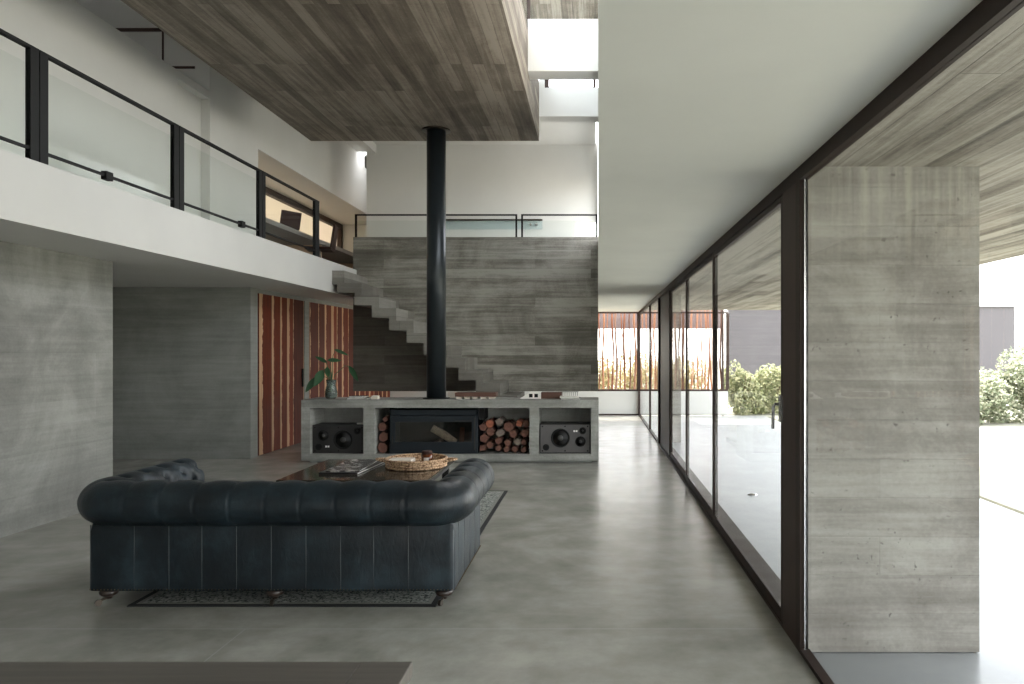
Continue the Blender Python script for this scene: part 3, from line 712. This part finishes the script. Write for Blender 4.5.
# loudspeakers
def speaker(label, cx, W, H, wo, mid, twt, port, badge, face):
    s = thing('loudspeaker', label, 'speaker', (cx, BY0+.09, .125), 0, 'loudspeakers in the bench niches')
    MB().box(-W/2, W/2, 0, .36, 0, H).build('cabinet', Mt['speaker'], s, bevel=.006)
    MB().box(-W/2+.015, W/2-.015, -.008, 0, .015, H-.015).build('baffle', face, s)
    RX = Matrix.Rotation(PI/2, 4, 'X')
    def drv(name, c, r):
        M = Matrix.Translation((c[0], -.008, c[1])) @ RX
        w_ = MB().lathe([(r, 0), (r, .008), (r*.9, .010), (r*.82, .002)], n=28, M=M).build('driver_ring', Mt['black'], s)
        MB().lathe([(r*.82, .003), (r*.35, .0008), (r*.3, .002)], n=28, M=M).build('cone', Mt['cone'], w_, smooth=True)
        MB().lathe([(r*.3, .001), (r*.26, .008), (r*.12, .012), (0, .013)], n=20, M=M).build('dust_cap', Mt['cap'], w_, smooth=True)
    drv('woofer', wo, .132); drv('mid', mid, .072); drv('tweeter', twt, .048)
    M = Matrix.Translation((port[0], -.008, port[1])) @ RX
    MB().lathe([(.045, 0), (.045, .006), (.036, .006), (.034, .001), (0, .001)], n=24, M=M).build('port', Mt['black'], s)
    MB().box(badge[0]-.028, badge[0]-.004, -.011, -.008, badge[1]-.012, badge[1]+.012).box(badge[0]+.004, badge[0]+.028, -.011, -.008, badge[1]-.012, badge[1]+.012).build('badge', Mt['label'], s)
    for sx in (-W/2+.04, 0, W/2-.04):
        for sz in (.035, H-.035):
            MB().lathe([(.011, 0), (.011, .003), (0, .004)], n=8, M=Matrix.Translation((sx, -.008, sz)) @ RX).build('screw', Mt['black'], s)
speaker('black loudspeaker lying on its side in the left niche of the bench', -3.572, .735, .395, (.065, .19), (-.21, .25), (.265, .315), (-.275, .09), (-.155, .095), Mt['speaker'])
speaker('grey-fronted loudspeaker lying on its side in the right niche of the bench', -.418, .71, .41, (-.065, .215), (.215, .165), (.245, .315), (-.265, .085), (.145, .31), Mt['baffle'])
cl = box(-.06, .06, -.012, .012, 0, .022).build('remote_control', Mt['label'], bevel=.004, loc=(-3.27, BY0+.13, .525))
tag(cl, 'small bright bar lying on top of the left loudspeaker', 'remote')

# objects on the bench
BT = .873
def flat(name, label, cat, x0, x1, y0, y1, h, mat, z=BT, pages=None, group=None, near=False):
    t_ = thing(name, label, cat, ((x0+x1)/2, (y0+y1)/2, z), 0, group); W, Dp = (x1-x0)/2, (y1-y0)/2; th = min(.006, h*.2)
    MB().box(-W, W, -Dp, Dp, 0, th).box(-W, W, -Dp, Dp, h-th, h).box(-W if near else -W, W if near else -W+.005, -Dp, -Dp+.005 if near else Dp, th, h-th).build('cover', mat, t_)
    MB().box(-W+.005, W-.006, -Dp+.005, Dp-.005, th, h-th).build('pages', pages or Mt['paper'], t_)
    return t_
flat('magazine', 'dark magazine on the bench right of the plant vase, under the grey one', 'magazine', -3.47, -3.18, 10.60, 10.85, .022, Mt['darkbook'])
flat('magazine', 'grey magazine on the bench right of the plant vase, topmost', 'magazine', -3.44, -3.22, 10.62, 10.83, .022, Mt['cover'], z=BT+.022)
bx = box(-.045, .045, -.05, .05, 0, .05).build('small_box', Mt['waxwhite'], bevel=.004, loc=(-3.09, 10.70, BT)); tag(bx, 'small white box on the bench between the magazines and the flue', 'box')
bx = box(-.055, .055, -.04, .04, 0, .085).build('small_box', Mt['waxwhite'], bevel=.004, loc=(-2.08, 11.06, BT)); tag(bx, 'pinkish white box on the bench just right of the flue', 'box')
ty = thing('wooden_tray', 'long low brown wooden tray on the bench right of the flue', 'tray', (-1.69, 10.85, BT))
MB().box(-.29, .29, -.12, .12, .03, .09).build('tray_body', Mt['brown'], ty, bevel=.004)
for k in range(5): MB().box(-.27+k*.115, -.20+k*.115, -.11, .11, 0, .03).build('foot', Mt['waxwhite'], ty)
cr = thing('card_box', 'white open card box with two dark openings on the bench', 'box', (-.90, 10.85, BT))
MB().prism([(-.17, 0), (.13, 0), (.13, .095), (-.02, .095)], 'y', -.08, .08).build('shell', Mt['label'], cr)
for xx in (-.035, .04): MB().box(xx, xx+.05, -.085, -.08, .02, .07).build('opening', Mt['black'], cr)
flat('book', 'dark brown book on the bench right of the white card box', 'book', -.765, -.47, 10.78, 11.0, .09, Mt['brown'], pages=Mt['brown'])
rk = thing('wire_basket', 'small grey slatted basket behind the flat books on the bench', 'basket', (-.36, 11.0, BT))
for k in range(8): [MB().box(-.11+k*.03, -.10+k*.03, a, a+.01, 0, .095).build('slat', Mt['grey'], rk) for a in (-.06, .05)]
MB().box(-.12, .12, -.062, .062, 0, .01).box(-.12, .12, -.062, -.048, .085, .095).box(-.12, .12, .048, .062, .085, .095).build('frame', Mt['grey'], rk)
flat('book', 'dark grey thin book, lowest of two at the right end of the bench', 'book', -.48, -.20, 10.56, 10.8, .022, Mt['darkbook'])
flat('book', 'white thin book lying on the dark grey one at the right end of the bench', 'book', -.49, -.23, 10.58, 10.79, .02, Mt['label'], z=BT+.022)

# vase and cutting
vs = thing('glass_vase', 'clear glass vase with dark base on the left end of the bench', 'vase', (-3.75, 10.80, BT))
MB().lathe([(.06, 0), (.085, .03), (.085, .10), (.06, .20), (.07, .27), (.066, .27), (.055, .20), (.078, .10), (.078, .035), (0, .02)], n=28).build('body', Mt['vase'], vs, smooth=True)
MB().lathe([(.0, .022), (.074, .036), (.072, .085), (0, .085)], n=24).build('pebbles', Mt['darkbook'], vs, smooth=True)
pl = thing('leafy_cutting', 'leafy green plant cutting standing in the glass vase', 'plant', (-3.75, 10.80, BT+.09))
def leaf(mb, base, tip, wd, n=6, droop=.02):
    b_, t_ = Vector(base), Vector(tip); ax = t_-b_; side = ax.cross(Vector((0, 1, 0.25)))
    if side.length < 1e-4: side = Vector((1, 0, 0))
    side.normalize(); L, C, Rr = [], [], []
    for i in range(n+1):
        f = i/n; wv = wd*math.sin(PI*min(1, f*1.02))**.7*(1-.35*f); p = b_+ax*f - Vector((0, 0, droop*f*f))
        C.append(mb.bm.verts.new(p+Vector((0, .010, 0)))); L.append(mb.bm.verts.new(p+side*wv)); Rr.append(mb.bm.verts.new(p-side*wv))
    for i in range(n):
        mb.bm.faces.new((L[i], C[i], C[i+1], L[i+1])); mb.bm.faces.new((C[i], Rr[i], Rr[i+1], C[i+1]))
stems = [([(0,0,0),(-.02,0,.2),(-.10,.0,.34),(-.13,0,.36)], (-.10,-.02,.32), (-.23,-.05,.10), .075),
         ([(0,0,0),(-.04,0,.2),(-.16,0,.25),(-.22,0,.20)], (-.20,0,.22), (-.36,-.02,.02), .055),
         ([(0,0,0),(0,0,.25),(-.08,.02,.42),(-.12,.02,.44)], (-.06,.02,.42), (-.24,.02,.53), .035),
         ([(0,0,0),(.01,0,.25),(-.02,0,.40),(0,0,.45)], (-.06,0,.455), (.15,.0,.47), .035),
         ([(0,0,0),(.02,0,.28),(.02,0,.5),(.06,0,.60)], (.04,0,.61), (.24,.02,.545), .03),
         ([(0,0,0),(.05,0,.25),(.20,0,.38),(.26,0,.36)], (.25,0,.38), (.38,.02,.17), .05),
         ([(0,0,0),(-.02,0,.25),(-.05,0,.33),(-.06,0,.36)], (-.06,-.02,.36), (-.02,-.05,.23), .05)]
for P_, b_, t_, wd in stems:
    MB().tube(P_, [.006, .005, .004, .003], 6).build('stem', Mt['plant'], pl)
    m = MB(); leaf(m, b_, t_, wd); m.build('leaf', Mt['plant'], pl, smooth=True)

# ================================================================== rug
rg = box(-.935, .935, -1.90, 1.90, 0, .008).build('area_rug', Mt['rug'], loc=(-1.90, 6.50, 0)); tag(rg, 'faded grey and black patterned rug under the sofa and coffee table', 'rug')

# ================================================================== coffee table
ct = thing('coffee_table', 'large square low table with a dark glass top beyond the sofa', 'coffee table', (-2.075, 7.11, .008))
MB().box(-.645, .645, -.63, .63, .415, .44).build('table_top', Mt['tableglass'], ct, bevel=.003)
MB().box(-.60, .60, -.585, .585, .355, .415).build('apron', Mt['darkbook'], ct)
for sx in (-1, 1):
    for sy in (-1, 1): MB().box(sx*.57-.03, sx*.57+.03, sy*.55-.03, sy*.55+.03, 0, .355).build('leg', Mt['black'], ct)
MB().box(-.55, .55, -.53, .53, .12, .14).build('shelf', Mt['black'], ct)
TT = .448
b1 = flat('book', 'large dark book with white page edges, lower of two on the coffee table', 'book', -2.44, -2.09, 6.76, 7.58, .020, Mt['darkbook'], z=TT, near=True); b1.rotation_euler.z = math.radians(-3)
b2 = flat('magazine', 'black and white photo magazine on top of the dark book', 'magazine', -2.42, -2.12, 6.79, 7.50, .012, Mt['cover'], z=TT+.02, near=True); b2.rotation_euler.z = math.radians(2)
rt = thing('rattan_tray', 'round woven rattan tray with loop handles on the coffee table', 'tray', (-1.70, 7.24, TT))
rt.scale = (1.06, 1.10, 1.0)
MB().lathe([(.0, 0), (.24, 0), (.262, .03), (.27, .072), (.258, .078), (.246, .04), (.232, .014), (0, .012)], n=48).build('basket', Mt['rattan'], rt, smooth=True)
MB().tube([(.264*math.cos(a*PI/24), .264*math.sin(a*PI/24), .080) for a in range(48)], .012, 8, closed=True).build('rim', Mt['rattan'], rt, smooth=True)
for sx in (-1, 1):
    MB().tube([(sx*(.255+.105*math.sin(PI*k/8)), -.09+.18*k/8, .062+.012*math.sin(PI*k/8)) for k in range(9)], .010, 8).build('handle', Mt['rattan'], rt, smooth=True)
for k in range(3):
    MB().tube([(.263*math.cos(a*PI/20), .263*math.sin(a*PI/20), .014+k*.022+.004*math.sin(a*2+k*2)) for a in range(40)], .010, 6, closed=True).build('weave_band', Mt['rattan'], rt, smooth=True)
jr = thing('candle_jar', 'amber glass candle jar with white label in the rattan tray', 'candle', (-1.615, 7.30, TT+.014))
MB().lathe([(.048, 0), (.052, .01), (.052, .098), (.044, .105)], n=28).build('jar', Mt['amber'], jr, smooth=True)
MB().lathe([(.050, .100), (.050, .125), (.046, .13), (0, .13)], n=28).build('lid', Mt['chair'], jr, smooth=True)
lb = MB()
for i in range(8):
    a0, a1 = -PI/2-.35+i*.11, -PI/2-.35+(i+1)*.11
    vsx = [lb.bm.verts.new((.0532*math.cos(a), .0532*math.sin(a), z)) for a, z in ((a0, .02), (a1, .02), (a1, .07), (a0, .07))]; lb.bm.faces.new(vsx)
lb.build('label', Mt['label'], jr)
cd_ = box(-.13, .09, -.10, .08, 0, .072).build('folded_cloth', Mt['waxwhite'], bevel=.006, loc=(-1.80, 7.16, TT+.0165)); tag(cd_, 'cream folded cloth lying inside the rattan tray', 'cloth')

# ================================================================== sofa
SX, SY = -1.968, 4.62
sofa = thing('chesterfield_sofa', 'large black-blue leather chesterfield sofa seen from behind', 'sofa', (SX, SY, 0))
HW, DP = 1.111, 1.04
def upath(hw, y0, y1, rc, step):
    """U path: left front -> left rear -> right rear -> right front, rounded corners"""
    P = []; 
    def seg(a, b):
        L = (Vector(b)-Vector(a)).length; n = max(1, int(L/step))
        for i in range(n): P.append(Vector(a).lerp(Vector(b), i/n))
    seg((-hw, y1), (-hw, y0+rc))
    n = max(3, int(rc*PI/2/step))
    for i in range(n):
        a = PI+ (PI/2)*i/n; P.append(Vector((-hw+rc+rc*math.cos(a), y0+rc+rc*math.sin(a))))
    seg((-hw+rc, y0), (hw-rc, y0))
    for i in range(n):
        a = 1.5*PI+(PI/2)*i/n; P.append(Vector((hw-rc+rc*math.cos(a), y0+rc+rc*math.sin(a))))
    seg((hw, y0+rc), (hw, y1)); P.append(Vector((hw, y1)))
    S = [0]
    for i in range(1, len(P)): S.append(S[-1]+(P[i]-P[i-1]).length)
    return P, S
P, S = upath(HW-.038, .038, DP-.03, .10, .011)
half = S[-1]/2; SP = .209
def crease(s, w=.010, off=0):
    d = abs(((s-half+off)/SP) - round((s-half+off)/SP))*SP
    return math.exp(-(d/w)**2)
m = MB(); NR = 44; rings = []
for i, (p, s) in enumerate(zip(P, S)):
    tv = (P[min(i+1, len(P)-1)]-P[max(i-1, 0)]).normalized(); out = Vector((tv.y, -tv.x))   # outward
    ring = []
    for k in range(NR):
        a = 2*PI*k/NR        # 0 = outward, 90deg = up
        rx, rz = .150, .138
        q = 1.0
        # pleat creases over the outside, from the tuft row to the seam
        wgt = 1 if (a > 1.5*PI or a < .62*PI) else 0
        q -= .035*crease(s, .007)*wgt
        q += .010*(abs(math.sin(PI*(s-half)/SP))-.6)
        # tuft dimples: two staggered rows on top / inner side
        for (ar, off) in ((.56*PI, 0), (.80*PI, SP/2), (1.03*PI, 0)):
            d = abs(((s-half+off)/SP)-round((s-half+off)/SP))*SP; da = (a-ar)*.14
            q -= .23*math.exp(-((d/.026)**2+(da/.024)**2))
            q -= .07*math.exp(-((d/.055)**2+(da/.05)**2))
        q += .012*mnoise.noise(Vector((s*9, a*1.5, 1)))+.006*mnoise.noise(Vector((s*26, a*1.2, 4)))
        h = rx*q*math.cos(a); z = .620+rz*q*math.sin(a)
        ring.append(m.bm.verts.new((p.x+out.x*h, p.y+out.y*h, z)))
    rings.append(ring)
for i in range(len(rings)-1):
    for k in range(NR): m.bm.faces.new((rings[i][k], rings[i][(k+1)%NR], rings[i+1][(k+1)%NR], rings[i+1][k]))
def endcap(ring, y):
    c = Vector((0,0,0)); 
    for v in ring: c += v.co
    c /= len(ring); inner = [m.bm.verts.new(v.co.lerp(c, .35)+Vector((0, .018, 0))) for v in ring]; cc = m.bm.verts.new(c+Vector((0, .022, 0)))
    for k in range(NR):
        m.bm.faces.new((ring[k], ring[(k+1)%NR], inner[(k+1)%NR], inner[k])); m.bm.faces.new((inner[k], inner[(k+1)%NR], cc))
endcap(rings[0], 1); endcap(rings[-1], 1)
m.build('rolled_back_and_arms', Mt['leather'], sofa, smooth=True)
# buttons
bt = MB()
for (ar, off) in ((.56*PI, 0), (.80*PI, SP/2)):
    s = half-off-SP*12
    while s < S[-1]-.05:
        if s > .06:
            i = min(range(len(S)), key=lambda j: abs(S[j]-s)); p = P[i]; tv = (P[min(i+1, len(P)-1)]-P[max(i-1, 0)]).normalized(); out = Vector((tv.y, -tv.x))
            h = .142*.80*math.cos(ar); z = .620+.138*.80*math.sin(ar)
            bt.lathe([(0, -.008), (.012, -.004), (.012, .004), (0, .008)], (p.x+out.x*h, p.y+out.y*h, z), 8)
        s += SP
bt.build('tufting_buttons', Mt['leather'], sofa, smooth=True)
# outer panels (slightly puffed between the seams)
P2, S2 = upath(HW, 0, DP, .025, .0105); h2 = S2[-1]/2
m = MB(); ZS = [.092, .10, .15, .25, .35, .45, .50, .54]; cols = []
seams = []
k = 0
for i, (p, s) in enumerate(zip(P2, S2)):
    tv = (P2[min(i+1, len(P2)-1)]-P2[max(i-1, 0)]).normalized(); out = Vector((tv.y, -tv.x)); c_ = []
    fr_ = abs(math.sin(PI*(s-h2)/SP))
    for j, z in enumerate(ZS):
        o_ = .0022*fr_*(1 if 0 < j < 6 else .3)+.004*mnoise.noise(Vector((s*5, z*6, 2))) - .03*(max(0, z-.47)/.07)
        c_.append((m.bm.verts.new((p.x+out.x*o_, p.y+out.y*o_, z)), m.bm.verts.new((p.x-out.x*.10, p.y-out.y*.10, z))))
    cols.append(c_)
for i in range(len(cols)-1):
    for j in range(len(ZS)-1):
        m.bm.faces.new((cols[i][j][0], cols[i][j+1][0], cols[i+1][j+1][0], cols[i+1][j][0]))
        m.bm.faces.new((cols[i][j][1], cols[i+1][j][1], cols[i+1][j+1][1], cols[i][j+1][1]))
    m.bm.faces.new((cols[i][0][0], cols[i+1][0][0], cols[i+1][0][1], cols[i][0][1]))
for c_ in (cols[0], cols[-1]):
    for j in range(len(ZS)-1): m.bm.faces.new((c_[j][0], c_[j+1][0], c_[j+1][1], c_[j][1]))
body = m.build('outer_panel', Mt['leather'], sofa, smooth=True)
# seams
n_ = int(1.0/SP)
for kk in range(-12, 13):
    s = h2+kk*SP
    if s < .05 or s > S2[-1]-.05: continue
    i = min(range(len(S2)), key=lambda j: abs(S2[j]-s)); p = P2[i]; tv = (P2[min(i+1, len(P2)-1)]-P2[max(i-1, 0)]).normalized(); out = Vector((tv.y, -tv.x))
    if abs(abs(p.x)-HW) < .13 and abs(p.y) < .13: continue
    MB().tube([(p.x+out.x*.0008, p.y+out.y*.0008, .10), (p.x+out.x*.0008, p.y+out.y*.0008, .49)], .0020, 6).build('seam_piping', Mt['piping'], body, smooth=True)
for sx in (-1, 1): MB().tube([(sx*(HW-.008), .008, .095), (sx*(HW-.008), .008, .492)], .004, 6).build('corner_piping', Mt['piping'], body, smooth=True)
# nailheads
nh = MB(); 
for i in range(0, len(P2), 2):
    p = P2[i]; tv = (P2[min(i+1, len(P2)-1)]-P2[max(i-1, 0)]).normalized(); out = Vector((tv.y, -tv.x))
    nh.lathe([(0, -.005), (.005, 0), (0, .005)], (p.x+out.x*.004, p.y+out.y*.004, .100), 6)
nh.build('nailhead_trim', Mt['brass'], body)
MB().box(-HW+.1, HW-.1, .10, DP-.02, .10, .30).build('seat_base', Mt['leather'], sofa, bevel=.02)
MB().box(-HW+.16, HW-.16, .12, .20, .30, .62).build('inner_back', Mt['leather'], sofa, bevel=.02)
for k in range(3):
    x0 = -.86+k*.573+.004; MB().box(x0, x0+.565, .20, DP+.01, .30, .45).build('seat_cushion', Mt['leather'], sofa, bevel=.035)
for (lx, ly, rot) in ((-1.02, .055, -.7), (0, .055, .1), (1.04, .055, -.25), (-1.02, .93, .6), (0, .93, 0), (1.02, .93, -.4)):
    lg = MB().lathe([(.040, .098), (.040, .092), (.050, .088), (.056, .074), (.052, .060), (.038, .050), (.026, .046), (.020, .040), (.018, .030)], n=20).build('leg', Mt['turned'], sofa, smooth=True, loc=(lx, ly, .0))
    c = MB().tube([(0, 0, .036), (.028*math.sin(rot), -.03, .034), (.05*math.sin(rot), -.055, .020)], .008, 6)
    c.lathe([(0, -.009), (.019, -.009), (.019, .009), (0, .009)], n=14, M=Matrix.Translation((.05*math.sin(rot), -.055, .0195)) @ Matrix.Rotation(rot, 4, 'Z') @ Matrix.Rotation(PI/2, 4, 'Y'))
    c.build('caster', Mt['caster'], lg)

# ================================================================== near table (only its far end is seen)
tb = thing('wooden_table', 'grey-brown wooden table top at the lower left photo edge', 'table', (-2.2, 1.30, 0))
MB().box(-1.75, 1.60, -.66, .66, .71, .75).build('table_top', Mt['tablewood'], tb, bevel=.003)
MB().box(1.60, 1.73, -.66, .66, .71, .75).build('breadboard_end', Mt['tablewood'], tb, bevel=.003)
MB().box(-1.6, 1.58, -.55, .55, .62, .71).build('apron', Mt['tablewood'], tb)
for sx in (-1.6, 1.5):
    for sy in (-.57, .5): MB().box(sx, sx+.08, sy, sy+.08, 0, .62).build('leg', Mt['tablewood'], tb)
